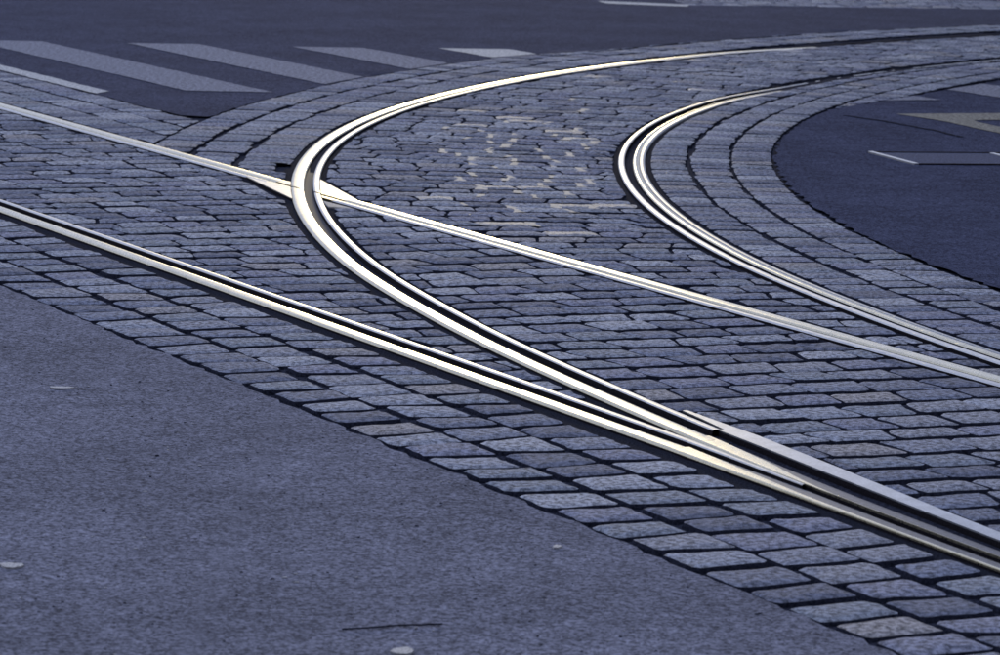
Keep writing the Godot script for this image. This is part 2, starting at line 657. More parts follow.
func ring_path(t0: float, t1: float, r: Callable) -> PackedVector2Array:
	var p := PackedVector2Array()
	var n := int(absf(t1 - t0) / 0.5)
	for i in n + 1:
		var t := lerpf(t0, t1, float(i) / n)
		p.append(pol(t, r.call(t)))
	return p

func jagged(p: PackedVector2Array, amount: float) -> PackedVector2Array:
	var r := PackedVector2Array()
	var q := resampled(p, 0.06)
	for i in q.size():
		r.append(q[i] + Vector2(rng.randf_range(-1, 1), rng.randf_range(-1, 1)) * amount)
	return r

const A_EDGE := [[-30, 18.66], [24, 18.64], [28, 18.46], [80, 18.43]]
const B_EDGE := [[-60, 15.765], [-6, 15.77], [6, 15.78], [14.5, 15.765], [19, 15.58], [24, 15.5], [80, 15.5]]

func build_setting(b_path: PackedVector2Array):
	var g := put("ground", sheet(PackedVector2Array([Vector2(-60, -40), Vector2(60, -40), Vector2(60, 80), Vector2(-60, 80)]), -0.07, 20.0, 0.0), M.ground)
	g.mesh = slab(PackedVector2Array([Vector2(-1500, -1500), Vector2(1500, -1500), Vector2(1500, 1500), Vector2(-1500, 1500)]), -0.07, 0.05)
	g.set_meta("kind", "structure")
	var bed := put("paving_bed", sheet(PackedVector2Array([Vector2(-7, 4), Vector2(9, 4), Vector2(9, 42), Vector2(-7, 42)]), -0.017, 0.12, 0.004), M.bed)
	bed.set_meta("kind", "structure")

	# asphalt in front of the track
	var near_edge := PackedVector2Array()
	for i in 34:
		near_edge.append(sp(12.0 - i * 0.6, -0.74))
	near_edge = jagged(near_edge, 0.012)
	var near_poly := near_edge.duplicate()
	near_poly.append_array(PackedVector2Array([Vector2(4.0, 2.0), Vector2(-8.0, 2.0), Vector2(-8.0, 20.0)]))
	var road := put("road", sheet(near_poly, -0.004, 0.2, 0.0022), M.road)
	road.set_meta("kind", "structure")

	crack(road, [Vector2(-0.30, 7.845), Vector2(-0.24, 7.87), Vector2(-0.18, 7.9), Vector2(-0.1, 7.92)], 0.0045, -0.0005)

	# asphalt beyond the track, left of and above the curve
	var a_edge := ring_path(7.6, 62.0, func(t): return table(A_EDGE, t) + 0.012)
	var corner := pol(7.6, 18.66)
	var l_edge := PackedVector2Array()
	for i in 30:
		l_edge.append(sp(20.0 - i * 0.4, 2.185))
	l_edge = slice_path(l_edge, func(p): return to_s(p).x > to_s(corner).x - 0.02)
	var far_poly := jagged(l_edge, 0.012)
	far_poly.append_array(jagged(a_edge, 0.012))
	far_poly.append_array(PackedVector2Array([Vector2(30, 40), Vector2(30, 60), Vector2(-25, 60), Vector2(-25, 30)]))
	# the far sett strip is cut out
	var far_road := put("far_road", sheet(far_poly, -0.005, 0.4, 0.0012), M.far_road)
	far_road.set_meta("kind", "structure")

	# asphalt inside the curve
	var b_edge := ring_path(-16.5, 60.0, func(t): return table(B_EDGE, t) - 0.012)
	var in_poly := jagged(b_edge, 0.014)
	in_poly.append_array(PackedVector2Array([Vector2(14, 30), Vector2(14, 11.0), Vector2(5.0, 11.0)]))
	var inner := put("inner_road", sheet(in_poly, -0.005, 0.25, 0.0012), M.new_road)
	inner.set_meta("kind", "structure")

	crack(inner, [Vector2(1.81, 21.29), Vector2(1.97, 21.02), Vector2(2.2, 20.47), Vector2(2.3, 20.1)], 0.02, -0.001)

	# --- paving zones
	var straight := func(u: float, v: float) -> Vector2: return sp(v, u)       # courses across the track
	var along := func(u: float, v: float) -> Vector2: return sp(u, v)          # rows along the track
	var radial := func(u: float, v: float) -> Vector2: return pol(rad_to_deg(v / 17.2), u)
	var around := func(u: float, v: float) -> Vector2: return pol(rad_to_deg(u / 17.2), v)

	# 1 rows outside the near rail
	var o := setting("near_sett_border", "three rows of granite setts along the near rail")
	var list := []
	for row in [[-0.728, -0.515], [-0.515, -0.305], [-0.305, -0.118]]:
		var zone := PackedVector2Array([sp(14, row[0]), sp(14, row[1]), sp(-9, row[1]), sp(-9, row[0])])
		list.append_array(cells([zone], along, row[0] - 0.02, row[1] + 0.02, row[1] - row[0] + 0.04, -7.5, 14.0, 0.19, 0.10, 0.019, 0.028, 0.0))
	pave(o, list)

	# region right of curve / left of curve
	var a_left := shifted(a_path, -HEAD - 0.028)
	var a_right := shifted(a_path, GROOVE + LIP + 0.022)
	var b_left := shifted(b_path, -(GROOVE + LIP + 0.022))
	var b_right := shifted(b_path, HEAD + 0.022)
	var left_of_a := a_left.duplicate()
	left_of_a.append_array(PackedVector2Array([sp(-7, -6), Vector2(-20, 5), Vector2(-20, 45)]))
	var right_of_a := a_right.duplicate()
	right_of_a.append_array(PackedVector2Array([sp(-7, 8), Vector2(20, 5), Vector2(20, 30)]))
	var left_of_b := b_left.duplicate()
	left_of_b.append_array(PackedVector2Array([sp(-7, -6), Vector2(-20, 5), Vector2(-20, 45)]))

	# 2 between the straight rails, left of the curve
	o = setting("track_paving", "granite setts between the two straight rails left of the curve")
	var between := PackedVector2Array([sp(20, GROOVE + LIP + 0.018), sp(20, GAUGE - 0.022 - LIP - 0.018), sp(-7, GAUGE - 0.022 - LIP - 0.018), sp(-7, GROOVE + LIP + 0.018)])
	var zone2: Array = Geometry2D.intersect_polygons(between, left_of_a)
	var frog := PackedVector2Array([sp(5.72, 1.36), sp(5.3, 1.5), sp(4.75, 1.3), sp(4.83, 1.2)])
	zone2 = cut(zone2, frog)
	pave(o, cells(zone2, straight, -2.0, 19.0, 0.186, 0.0, 1.5, 0.195, 0.20, 0.002, 0.020, 0.006))

	# 3 between the curve and the far straight rail
	o = setting("wedge_paving", "granite setts between the curved rail and the far straight rail")
	var zone3: Array = Geometry2D.intersect_polygons(between, right_of_a)
	var guard := PackedVector2Array([sp(-0.60, 0.2), sp(-0.60, 0.285), sp(-1.1, 0.275), sp(-1.6, 0.235), sp(-2.2, 0.185), sp(-2.6, 0.157), sp(-4.0, 0.10), sp(-7, 0.06), sp(-7, -0.2), sp(-0.6, -0.2)])
	zone3 = cut(zone3, guard)
	zone3 = cut(zone3, PackedVector2Array([sp(5.1, 1.45), sp(4.42, 1.45), sp(4.5, 1.24), sp(4.95, 1.3)]))
	pave(o, cells(zone3, straight, -6.5, 5.2, 0.19, 0.0, 1.5, 0.2, 0.14, 0.003, 0.020, 0.006))

	# 4 between the rails of the curve, beyond the far straight rail
	o = setting("curve_paving", "granite setts with cream mortar between the rails of the curve")
	var beyond := PackedVector2Array([sp(30, GAUGE + HEAD + 0.018), sp(30, 30), sp(-8, 30), sp(-8, GAUGE + HEAD + 0.018)])
	var zone4 := []
	for a in Geometry2D.intersect_polygons(right_of_a, left_of_b):
		zone4.append_array(Geometry2D.intersect_polygons(a, beyond))
	zone4 = cut(zone4, PackedVector2Array([sp(5.75, 1.4), sp(5.62, 1.70), sp(4.70, 1.515), sp(4.6, 1.4)]))
	list = cells(zone4, radial, -9.0, 16.5, 0.186, 16.2, 18.0, 0.19, 0.20, 0.002, 0.020, 0.006)
	pave(o, list, 0.16)
	mortar(o, list)

	# 5 three rings outside the curve
	o = setting("outer_sett_border", "rings of granite setts along the outside of the curve")
	list = []
	var out_zone := PackedVector2Array()
	out_zone.append_array(ring_path(-8.0, 58.0, func(t): return table(A_EDGE, t) - 0.004))
	var edge_in := shifted(a_path, -HEAD - 0.024)
	var inside := edge_in.duplicate()
	inside.append_array(PackedVector2Array([sp(-7, 8), Vector2(20, 5), Vector2(20, 30)]))
	out_zone.append_array(PackedVector2Array([CC + Vector2(20, 0)]))
	for row in [[17.93, 18.19], [18.19, 18.425], [18.425, 18.66]]:
		var ring := ring_path(-4.0, 57.0, func(_t): return row[0])
		var back := ring_path(57.0, -4.0, func(t): return minf(row[1], table(A_EDGE, t)))
		ring.append_array(back)
		var zs := []
		for a in Geometry2D.clip_polygons(ring, inside):
			zs.append_array(Geometry2D.intersect_polygons(a, beyond))
		zs = cut(zs, PackedVector2Array([Vector2(-1.012, 17.735), Vector2(-0.95, 17.735), Vector2(-0.93, 17.31), Vector2(-0.99, 17.31)]))
		list.append_array(cells(zs, around, row[0] - 0.02, row[1] + 0.02, row[1] - row[0] + 0.04, -1.5, 17.0, 0.185, 0.10, 0.014, 0.031, 0.0))
	pave(o, list)

	# 6 rows outside the far straight rail
	o = setting("far_sett_border", "granite setts between the far straight rail and the zebra crossing")
	list = []
	var off_ring := ring_path(-2.0, 40.0, func(t): return table(A_EDGE, t) + 0.004)
	off_ring.append_array(PackedVector2Array([Vector2(20, 40), CC, Vector2(10, 10)]))
	for row in [[1.515, 1.74], [1.74, 1.965], [1.965, 2.178]]:
		var zone := PackedVector2Array([sp(16, row[0]), sp(16, row[1]), sp(4, row[1]), sp(4, row[0])])
		list.append_array(cells(Geometry2D.clip_polygons(zone, off_ring), along, row[0] - 0.02, row[1] + 0.02, row[1] - row[0] + 0.04, 5.0, 16.0, 0.2, 0.25, 0.014, 0.026, 0.0))
	pave(o, list)

	# 7 rings inside the curve
	o = setting("inner_sett_border", "rings of granite setts along the inside of the curve")
	list = []
	var b_in := b_right.duplicate()
	b_in.append_array(PackedVector2Array([sp(-7, 9), Vector2(20, 5), Vector2(20, 30)]))
	for row in [[16.165, 16.40], [15.97, 16.165], [15.45, 15.97]]:
		var ring := ring_path(-24.0, 57.0, func(t): return maxf(row[0], table(B_EDGE, t)) if row[0] < 15.9 else row[0])
		var back := ring_path(57.0, -24.0, func(_t): return row[1] + (0.3 if row[1] > 16.3 else 0.0))
		ring.append_array(back)
		var zs: Array = Geometry2D.intersect_polygons(ring, b_in)
		if row[0] < 15.9:
			list.append_array(cells(zs, around, 15.77, 15.99, 0.22, -7.0, 17.0, 0.185, 0.12, 0.014, 0.008, 0.0))
			list.append_array(cells(zs, around, 15.57, 15.77, 0.22, -7.0, 17.0, 0.185, 0.12, 0.014, 0.008, 0.0))
		else:
			list.append_array(cells(zs, around, row[0] - 0.015, row[1] + (0.3 if row[1] > 16.3 else 0.015), 0.6, -7.0, 17.0, 0.185, 0.12, 0.014, 0.024, 0.0))
	pave(o, list)

	# 8 far strip of setts at the top of the view
	o = setting("far_sett_strip", "strip of pale setts across the far side of the street")
	var ax := Vector2(cos(0.245), sin(0.245))
	var ay := Vector2(-ax.y, ax.x)
	var strip := func(u: float, v: float) -> Vector2: return Vector2(1.45, 32.16) + ax * u + ay * v
	var zone8 := PackedVector2Array([strip.call(0, 0), strip.call(6, 0), strip.call(6, 1.4), strip.call(0.1, 1.4)])
	pave(o, cells([zone8], strip, 0.0, 1.4, 0.2, 0.0, 6.0, 0.2, 0.2, 0.006, 0.008, 0.01).map(func(c): c.raise = 0.02; return c))

func crack(parent: Node, pts: Array, wide: float, y: float):
	var p := resampled(PackedVector2Array(pts), 0.02)
	var rows := []
	for i in p.size():
		var t := (p[mini(i + 1, p.size() - 1)] - p[maxi(i - 1, 0)]).normalized()
		var n := Vector2(-t.y, t.x)
		var c := p[i] + n * rng.randf_range(-0.4, 0.4) * wide
		var hw := wide * rng.randf_range(0.25, 0.6)
		rows.append(PackedVector3Array([w3(c - n * hw, y - 0.002), w3(c - n * hw * 0.5, y + 0.0012), w3(c + n * hw * 0.5, y + 0.0012), w3(c + n * hw, y - 0.002)]))
	put("tar_seam", loft(rows), M.tar, parent)

func cut(zones: Array, hole: PackedVector2Array) -> Array:
	var r := []
	for z in zones:
		for q in Geometry2D.clip_polygons(z, hole):
			if not Geometry2D.is_polygon_clockwise(q):
				r.append(q)
	return r

# Cream mortar in the joints, paled and clustered to stand in for sun glints.
func mortar(parent: Node3D, list: Array):
	var st := SurfaceTool.new()
	st.begin(Mesh.PRIMITIVE_TRIANGLES)
	st.set_smooth_group(-1)
	for c in list:
		var p: Vector2 = c.at
		var near := Vector2((p.x + 0.02) / 0.42, (p.y - 18.0) / 2.3).length()
		var far := Vector2((p.x - 0.35) / 0.6, (p.y - 15.2) / 1.6).length()
		var chance := 0.6 * clampf(1.4 - near, 0.0, 1.0) + 0.06 * clampf(1.4 - far, 0.0, 1.0) + (0.04 if p.y > 18.0 and p.y < 26.0 else 0.0)
		if rng.randf() > chance:
			continue
		var rr := (p - CC).length()
		if rr < 16.72 or rr > 17.66 or to_s(p).y < GAUGE + 0.25:
			continue
		# in the joint at the right-hand end of the sett
		var ax := (CC - p).normalized()
		var most := -1.0
		for q in c.poly:
			most = maxf(most, (q - p).dot(ax))
		var at := Vector2.ZERO
		var got := 0
		for q in c.poly:
			if (q - p).dot(ax) > most - 0.035:
				at += q
				got += 1
		at = at / got + ax * 0.008
		var a := rng.randf_range(0.012, 0.020)
		var b := rng.randf_range(0.06, 0.12)
		var n := 12
		var poly := PackedVector2Array()
		for i in n:
			var k := TAU * i / n
			poly.append(at + (ax * (cos(k) * a + (0.02 * absf(sin(k)) * signf(cos(k)))) + ax.orthogonal() * sin(k) * b) * rng.randf_range(0.7, 1.15))
		var mid := w3(at, -0.0028)
		for i in n:
			st.add_vertex(mid); st.add_vertex(w3(poly[(i + 1) % n], -0.0042)); st.add_vertex(w3(poly[i], -0.0042))
	st.generate_normals()
	var o := put("mortar", st.commit(), M.mortar, parent)
	o.set_meta("kind", "stuff")

func build_rails(b_path: PackedVector2Array):
	# where the curved rail crosses the far straight rail (groove line of the latter)
	var la := func(p: Vector2) -> float: return to_s(p).y - (GAUGE - 0.011)
	# --- curved rail (outer rail of the curve)
	var o := thing("curved_rail", "long curved outer rail sweeping from the switch up to the top right", "rail")
	var slit := 0.007
	var end_a := func(p): return la.call(p) - slit
	var begin_b := func(p): return la.call(p) + slit
	var stop_b := func(p): return to_s(p).x + 1.12
	var stop_lip := func(p): return to_s(p).x + 0.985
	var lip_prof := [Vector2(GROOVE, LIP_RISE - 0.003), Vector2(GROOVE + 0.001, LIP_RISE - 0.001), Vector2(GROOVE + 0.003, LIP_RISE), Vector2(GROOVE + 0.009, LIP_RISE + 0.0003), Vector2(GROOVE + LIP - 0.007, LIP_RISE), Vector2(GROOVE + LIP - 0.003, LIP_RISE - 0.001), Vector2(GROOVE + LIP, LIP_RISE - 0.005)]
	for piece in [[null, end_a, end_a], [begin_b, stop_b, stop_lip]]:
		put("head", sweep_between(a_path, head_profile(HEAD), piece[0], piece[1]), M.polished, o)
		put("web", sweep_between(a_path, [Vector2(-HEAD, -0.09), Vector2(-HEAD, -0.007)], piece[0], piece[1]), M.rust, o)
		put("gauge_face", sweep_between(a_path, [Vector2(-0.001, -0.006), Vector2(0.0, -0.012), Vector2(0.001, -0.034), Vector2(0.006, -0.037), Vector2(GROOVE - 0.003, -0.036)], piece[0], piece[1]), M.rust, o)
		put("lip", sweep_between(a_path, lip_prof, piece[0], piece[2]), M.lip_steel, o)
		put("lip_wall", sweep_between(a_path, [Vector2(GROOVE - 0.003, -0.036), Vector2(GROOVE, LIP_RISE - 0.003)], piece[0], piece[2]), M.rust, o)
		put("lip_back", sweep_between(a_path, [Vector2(GROOVE + LIP, LIP_RISE - 0.005), Vector2(GROOVE + LIP, -0.09)], piece[0], piece[2]), M.rust, o)
	# the slit's floor
	var sf := slice_path(a_path, func(p): return absf(la.call(p)) < 0.25)
	put("slit_floor", sweep(sf, [Vector2(-HEAD + 0.002, -0.012), Vector2(-0.002, -0.012)]), M.rust, o)
	put("slit_floor", sweep(sf, [Vector2(GROOVE + 0.002, -0.012), Vector2(GROOVE + LIP - 0.002, -0.012)]), M.rust, o)
	# shallow floor near the crossing, where wheels run on their flanges
	var shallow := slice_path(a_path, func(p): return p.y < 18.6 and p.y > 13.4)
	put("flange_floor", sweep(shallow, [Vector2(0.0005, 0), Vector2(0.010, 0), Vector2(0.020, 0), Vector2(GROOVE, 0)],
		func(i, q): return Vector2(q.x, -0.013 - 0.02 * pow(absf(2.0 * i / (shallow.size() - 1) - 1.0), 3.0) + (0.003 if q.x < 0.005 else 0.0))), M.floor_steel, o)
	sealant(o, a_path, -HEAD - 0.045, -HEAD)
	sealant(o, slice_path(a_path, func(p): return to_s(p).x > -0.7), GROOVE + LIP, GROOVE + LIP + 0.035)

	# --- inner rail of the curve; its lip faces the track, so the profile is mirrored
	o = thing("curved_rail", "tighter inner rail of the curve beside the dark asphalt", "rail")
	var rev := b_path.duplicate()
	rev.reverse()
	rail_parts(o, rev, GROOVE, 0.030)
	put("head_shoulder", sweep(rev, [Vector2(-HEAD, -0.09), Vector2(-HEAD, -0.006), Vector2(-HEAD + 0.003, -0.003), Vector2(-HEAD + 0.010, -0.0012), Vector2(-0.030, -0.0003), Vector2(-0.0295, -0.003)]), M.worn_steel, o)
	sealant(o, rev, -HEAD - 0.03, -HEAD)
	sealant(o, rev, GROOVE + LIP, GROOVE + LIP + 0.035)

	# --- near straight rail
	o = thing("straight_rail", "near straight rail running beside the grey asphalt foreground", "rail")
	var main := slice_path(near_path, func(p): return to_s(p).x > -1.205)
	rail_parts(o, main, GROOVE, HEAD, LIP, -0.034, null, false)
	var inn := [[-1.78, 0.006], [-1.4, 0.020], [-1.1, 0.028], [-0.5, 0.034], [0.0, GROOVE], [30, GROOVE]]
	var outl := [[-1.78, 0.016], [-1.4, 0.040], [-1.1, 0.055], [-0.5, 0.061], [0.0, GROOVE + LIP], [30, GROOVE + LIP]]
	var lipp := slice_path(near_path, func(p): return to_s(p).x > -1.8)
	var lip_mod := func(i, q):
		var s := to_s(lipp[i]).x
		return Vector2(lerpf(table(inn, s), table(outl, s), q.x), q.y)
	put("lip", sweep(lipp, [Vector2(0, LIP_RISE - 0.003), Vector2(0.04, LIP_RISE - 0.001), Vector2(0.12, LIP_RISE), Vector2(0.3, LIP_RISE + 0.0003), Vector2(0.75, LIP_RISE), Vector2(0.9, LIP_RISE - 0.001), Vector2(1, LIP_RISE - 0.005)], lip_mod), M.lip_steel, o)
	put("lip_wall", sweep(lipp, [Vector2(-0.02, -0.036), Vector2(0, LIP_RISE - 0.003)], lip_mod), M.rust, o)
	put("lip_back", sweep(lipp, [Vector2(1, LIP_RISE - 0.005), Vector2(1, -0.06)], lip_mod), M.rust, o)
	sealant(o, near_path, -HEAD - 0.09, -HEAD)
	sealant(o, main, GROOVE + LIP, GROOVE + LIP + 0.03)

	# --- switch at the lower right
	o = thing("track_switch", "dull steel switch blades with wide pale guard rail at lower right", "switch")
	var so := [[-7.0, -0.11], [-4.0, -0.098], [-2.87, -0.083], [-2.42, -0.075], [-2.05, -0.069], [-1.2, -0.057]]
	var si := [[-7.0, -0.05], [-2.8, -0.033], [-2.3, -0.022], [-1.9, -0.004], [-1.5, 0.0]]
	var blade := slice_path(near_path, func(p): return to_s(p).x < -1.195)
	var blade_mod := func(i, q):
		var s := to_s(blade[i]).x
		return Vector2(lerpf(table(so, s), table(si, s), q.x), q.y)
	var shine := [[-7.0, 0.10], [-2.4, 0.13], [-1.9, 0.25], [-1.6, 0.55], [-1.2, 1.0]]
	put("stock_rail", sweep(blade, [Vector2(0.0, -0.0005), Vector2(0.5, -0.0015), Vector2(0.85, -0.003), Vector2(0.97, -0.006), Vector2(1, -0.03)],
		func(i, q): return blade_mod.call(i, Vector2(lerpf(table(shine, to_s(blade[i]).x), 1.0, q.x), q.y))), M.dull, o)
	put("polished_edge", sweep(blade, [Vector2(0, -0.007), Vector2(0.026, -0.003), Vector2(0.09, -0.0006), Vector2(0.21, 0.0), Vector2(1.0, 0.0001)],
		func(i, q): return blade_mod.call(i, Vector2(q.x * table(shine, to_s(blade[i]).x), q.y))), M.polished, o)
	put("stock_web", sweep(blade, [Vector2(0, -0.06), Vector2(0, -0.007)], blade_mod), M.rust, o)
	var tongue := slice_path(a_path, func(p): return to_s(p).x < -1.0)
	var tw := [[-7.0, 0.044], [-2.7, 0.045], [-1.5, HEAD]]
	var tshine := [[-7.0, 0.004], [-1.95, 0.01], [-1.75, 0.2], [-1.5, 0.7], [-1.15, 0.98]]
	put("switch_blade", sweep(tongue, [Vector2(1, -0.0008), Vector2(0.4, -0.001), Vector2(0.12, -0.003), Vector2(0.03, -0.007), Vector2(0.0, -0.04)],
		func(i, q): return Vector2(-table(tw, to_s(tongue[i]).x) * q.x * (1.0 - table(tshine, to_s(tongue[i]).x)), q.y)), M.dull, o)
	put("blade_edge", sweep(tongue, [Vector2(0, -0.007), Vector2(0.026, -0.003), Vector2(0.09, -0.0006), Vector2(0.21, -0.0001), Vector2(1.0, -0.0001)],
		func(i, q): return Vector2(-table(tw, to_s(tongue[i]).x) * (1.0 - q.x * table(tshine, to_s(tongue[i]).x)), q.y)), M.polished, o)
	put("blade_web", sweep(tongue, [Vector2(0, -0.04), Vector2(0, -0.007)],
		func(i, q): return Vector2(-table(tw, to_s(tongue[i]).x), q.y)), M.rust, o)
	var floor_poly := PackedVector2Array()
	floor_poly.append_array(PackedVector2Array([sp(-0.6, 0.29), sp(-2.0, 0.23), sp(-7, 0.12), sp(-7, -0.12), sp(-2.5, -0.078), sp(-1.5, -0.06), sp(-1.3, 0.0), sp(-0.6, 0.12)]))
	put("slide_plate", slab(floor_poly, -0.038, 0.01), M.rust, o)
	# guard: starts as a point beside the lip, takes its place where the lip ends
	var gi := [[-0.985, 0.196], [-1.165, 0.186], [-1.727, 0.146], [-2.176, 0.116], [-2.6, 0.091], [-4.0, 0.045], [-7.0, 0.03]]
	var go := [[-7.0, 0.08], [-4.0, 0.095], [-2.6, 0.139], [-2.2, 0.166], [-1.6, 0.218], [-1.1, 0.255], [-0.66, 0.268]]
	var gp := PackedVector2Array()
	for q in [[-0.66, 0.262], [-0.8, 0.247], [-0.985, 0.222]]:
		gp.append(sp(q[0], q[1] - 0.008))
	for q in gi:
		gp.append(sp(q[0], q[1]))
	for q in go:
		gp.append(sp(q[0], q[1]))
	put("guard_rail", slab(gp, 0.003, 0.004, 0.002), M.guard, o)
	put("guard_web", slab(gp, -0.0012, 0.06), M.rust, o)

	# --- far straight rail, broken where the curve crosses it
	o = thing("straight_rail", "far straight rail crossing under the curve and running to the right edge", "rail")
	var back := far_path.duplicate()
	back.reverse()
	var al := resampled(slice_path(a_path, func(p): return absf(la.call(p)) < 0.6), 0.004)
	var head_out := shifted(al, -HEAD - 0.001)
	var lip_out := shifted(al, GROOVE + LIP + 0.001)
	var s_left := 0.0
	var s_right := 99.0
	for p in head_out:
		if absf(la.call(p)) < 0.075:
			s_left = maxf(s_left, to_s(p).x + 0.01)
	for p in lip_out:
		if absf(la.call(p)) < 0.075:
			s_right = minf(s_right, to_s(p).x - 0.01)
	print("crossing ", s_left, " ", s_right)
	var left := PackedVector2Array([sp(s_left, GAUGE)])
	left.append_array(slice_path(back, func(p): return to_s(p).x > s_left + 0.02))
	var right := slice_path(back, func(p): return to_s(p).x < s_right - 0.02)
	right.append(sp(s_right, GAUGE))
	for part in [left, right]:
		rail_parts(o, part, 0.022, HEAD, LIP, -0.02, null, true, 0.0)
		sealant(o, part, -HEAD - 0.012, -HEAD)
		sealant(o, part, 0.022 + LIP, 0.022 + LIP + 0.035)

	# --- crossing: cast wedges that fill the acute corners
	o = thing("rail_crossing", "pale cast steel crossing where the straight rail cuts through the curve", "crossing")
	var lip_l := GAUGE - 0.022 - LIP - 0.001
	var west := PackedVector2Array([sp(5.72, lip_l)])
	for p in head_out:
		var q := to_s(p)
		if q.y < lip_l and q.y > 1.245:
			west.append(p)
	put("wedge", slab(west, 0.0005, 0.004, 0.0015), M.lip_steel, o)
	put("wedge_body", slab(west, -0.0037, 0.05), M.rust, o)
	# head stub from the left-hand rail's end to the curve's head
	for strip in [[GAUGE + 0.001, GAUGE + HEAD], [GAUGE - 0.022 - LIP, GAUGE - 0.021]]:
		var stub := PackedVector2Array([sp(s_left, strip[0]), sp(s_left, strip[1])])
		var ends := []
		for p in head_out:
			var q := to_s(p)
			if q.y > strip[0] and q.y < strip[1]:
				ends.append(p)
		if ends.size() > 0:
			for p in ends:
				stub.append(p)
			put("stub", slab(stub, 0.0, 0.05, 0.0015), M.polished, o)
	var east := PackedVector2Array()
	for p in lip_out:
		var q := to_s(p)
		if q.y > GAUGE + HEAD + 0.001 and q.y < 1.655:
			east.append(p)
	if east.size() > 1:
		east.append(sp(4.72, GAUGE + HEAD + 0.001))
		put("wedge", slab(east, 0.0005, 0.004, 0.0015), M.lip_steel, o)
		put("wedge_body", slab(east, -0.0037, 0.05), M.rust, o)
	for strip in [[GAUGE + 0.001, GAUGE + HEAD], [GAUGE - 0.022 - LIP, GAUGE - 0.021]]:
		var stub := PackedVector2Array()
		for p in lip_out:
			var q := to_s(p)
			if q.y > strip[0] and q.y < strip[1]:
				stub.append(p)
		stub.append(sp(s_right, strip[0])); stub.append(sp(s_right, strip[1]))
		if stub.size() > 3:
			put("stub", slab(stub, 0.0, 0.05, 0.0015), M.polished, o)
	var small := PackedVector2Array([sp(4.80, 1.365), sp(4.56, 1.30), sp(4.47, 1.375)])
	put("filler_plate", slab(small, -0.006, 0.03, 0.003), M.mortar, o)

func painted(called: String, label: String, category: String, poly: PackedVector2Array, m: Material, group := "", y := 0.0, clip := PackedVector2Array()):
	var shapes := [poly]
	if clip.size() > 0:
		shapes = Geometry2D.clip_polygons(poly, clip)
	for s in shapes:
		var rim := jagged(s + PackedVector2Array([s[0]]), 0.006)
		rim.remove_at(rim.size() - 1)
		var o := put(numbered(called), sheet(rim, y - 0.0015, 0.25, 0.0012), m)
		o.set_meta("label", label)
		o.set_meta("category", category)
		if group:
			o.set_meta("group", group)
		return

func build_markings():
	# zebra crossing: stripes parallel to the straight track
	var tracks := ring_path(-20.0, 60.0, func(t): return table(A_EDGE, t) + 0.02)
	tracks.append(CC + Vector2(30, 0))
	var named := ["faded zebra stripe overlapping the setts at the left edge", "longest faded zebra stripe, at the far left of the crossing", "second whole zebra stripe from the left, touching the curve's setts", "third whole zebra stripe from the left, shorter than its neighbours", "short bright zebra stripe at the right end of the row"]
	var rows := [[2.19, 2.315, 10.3, 16.0], [2.76, 3.21, 10.14, 14.4], [3.72, 4.17, 9.0, 14.1], [4.71, 5.16, 9.0, 13.72], [5.66, 6.12, 9.0, 13.55]]
	for i in rows.size():
		var r: Array = rows[i]
		var poly := PackedVector2Array([sp(r[2] + 0.15 * float(i == 1) - 0.15 * float(i == 0), r[0]), sp(r[2], r[1]), sp(r[3] - 0.12, r[1]), sp(r[3], r[0])])
		painted("zebra_stripe", named[i], "road marking", poly, M.fresh_paint if i in [0, 4] else M.paint, "zebra stripes", 0.0, tracks)
	var inner := ring_path(-20.0, 60.0, func(t): return table(B_EDGE, t) - 0.02)
	inner.append_array(PackedVector2Array([Vector2(20, 60), Vector2(-20, 60), Vector2(-20, 0), Vector2(15, 0)]))
	painted("zebra_stripe", "small faded zebra stub inside the curve beside the setts", "road marking", PackedVector2Array([sp(9.26, 6.44), sp(9.26, 6.9), sp(12, 6.9), sp(12, 6.44)]), M.paint, "zebra stripes", 0.0, inner)
	painted("zebra_stripe", "faded zebra stripe inside the curve at the right edge", "road marking", PackedVector2Array([sp(8.6, 7.37), sp(8.6, 7.86), sp(12, 7.86), sp(12, 7.37)]), M.paint, "zebra stripes", 0.0, inner)
	painted("arrow_marking", "yellowish forked road marking on dark asphalt at the right edge", "road marking", PackedVector2Array([Vector2(2.1, 21.49), Vector2(3.3, 21.98), Vector2(3.3, 21.52), Vector2(2.47, 21.19), Vector2(2.95, 19.3), Vector2(2.9, 19.1), Vector2(2.32, 21.07)]), M.yellow_paint)
	painted("edge_line", "short bright white line at the top of the picture", "road marking", PackedVector2Array([Vector2(0.72, 32.45), Vector2(1.45, 32.22), Vector2(1.43, 31.90), Vector2(0.78, 32.05)]), M.fresh_paint)

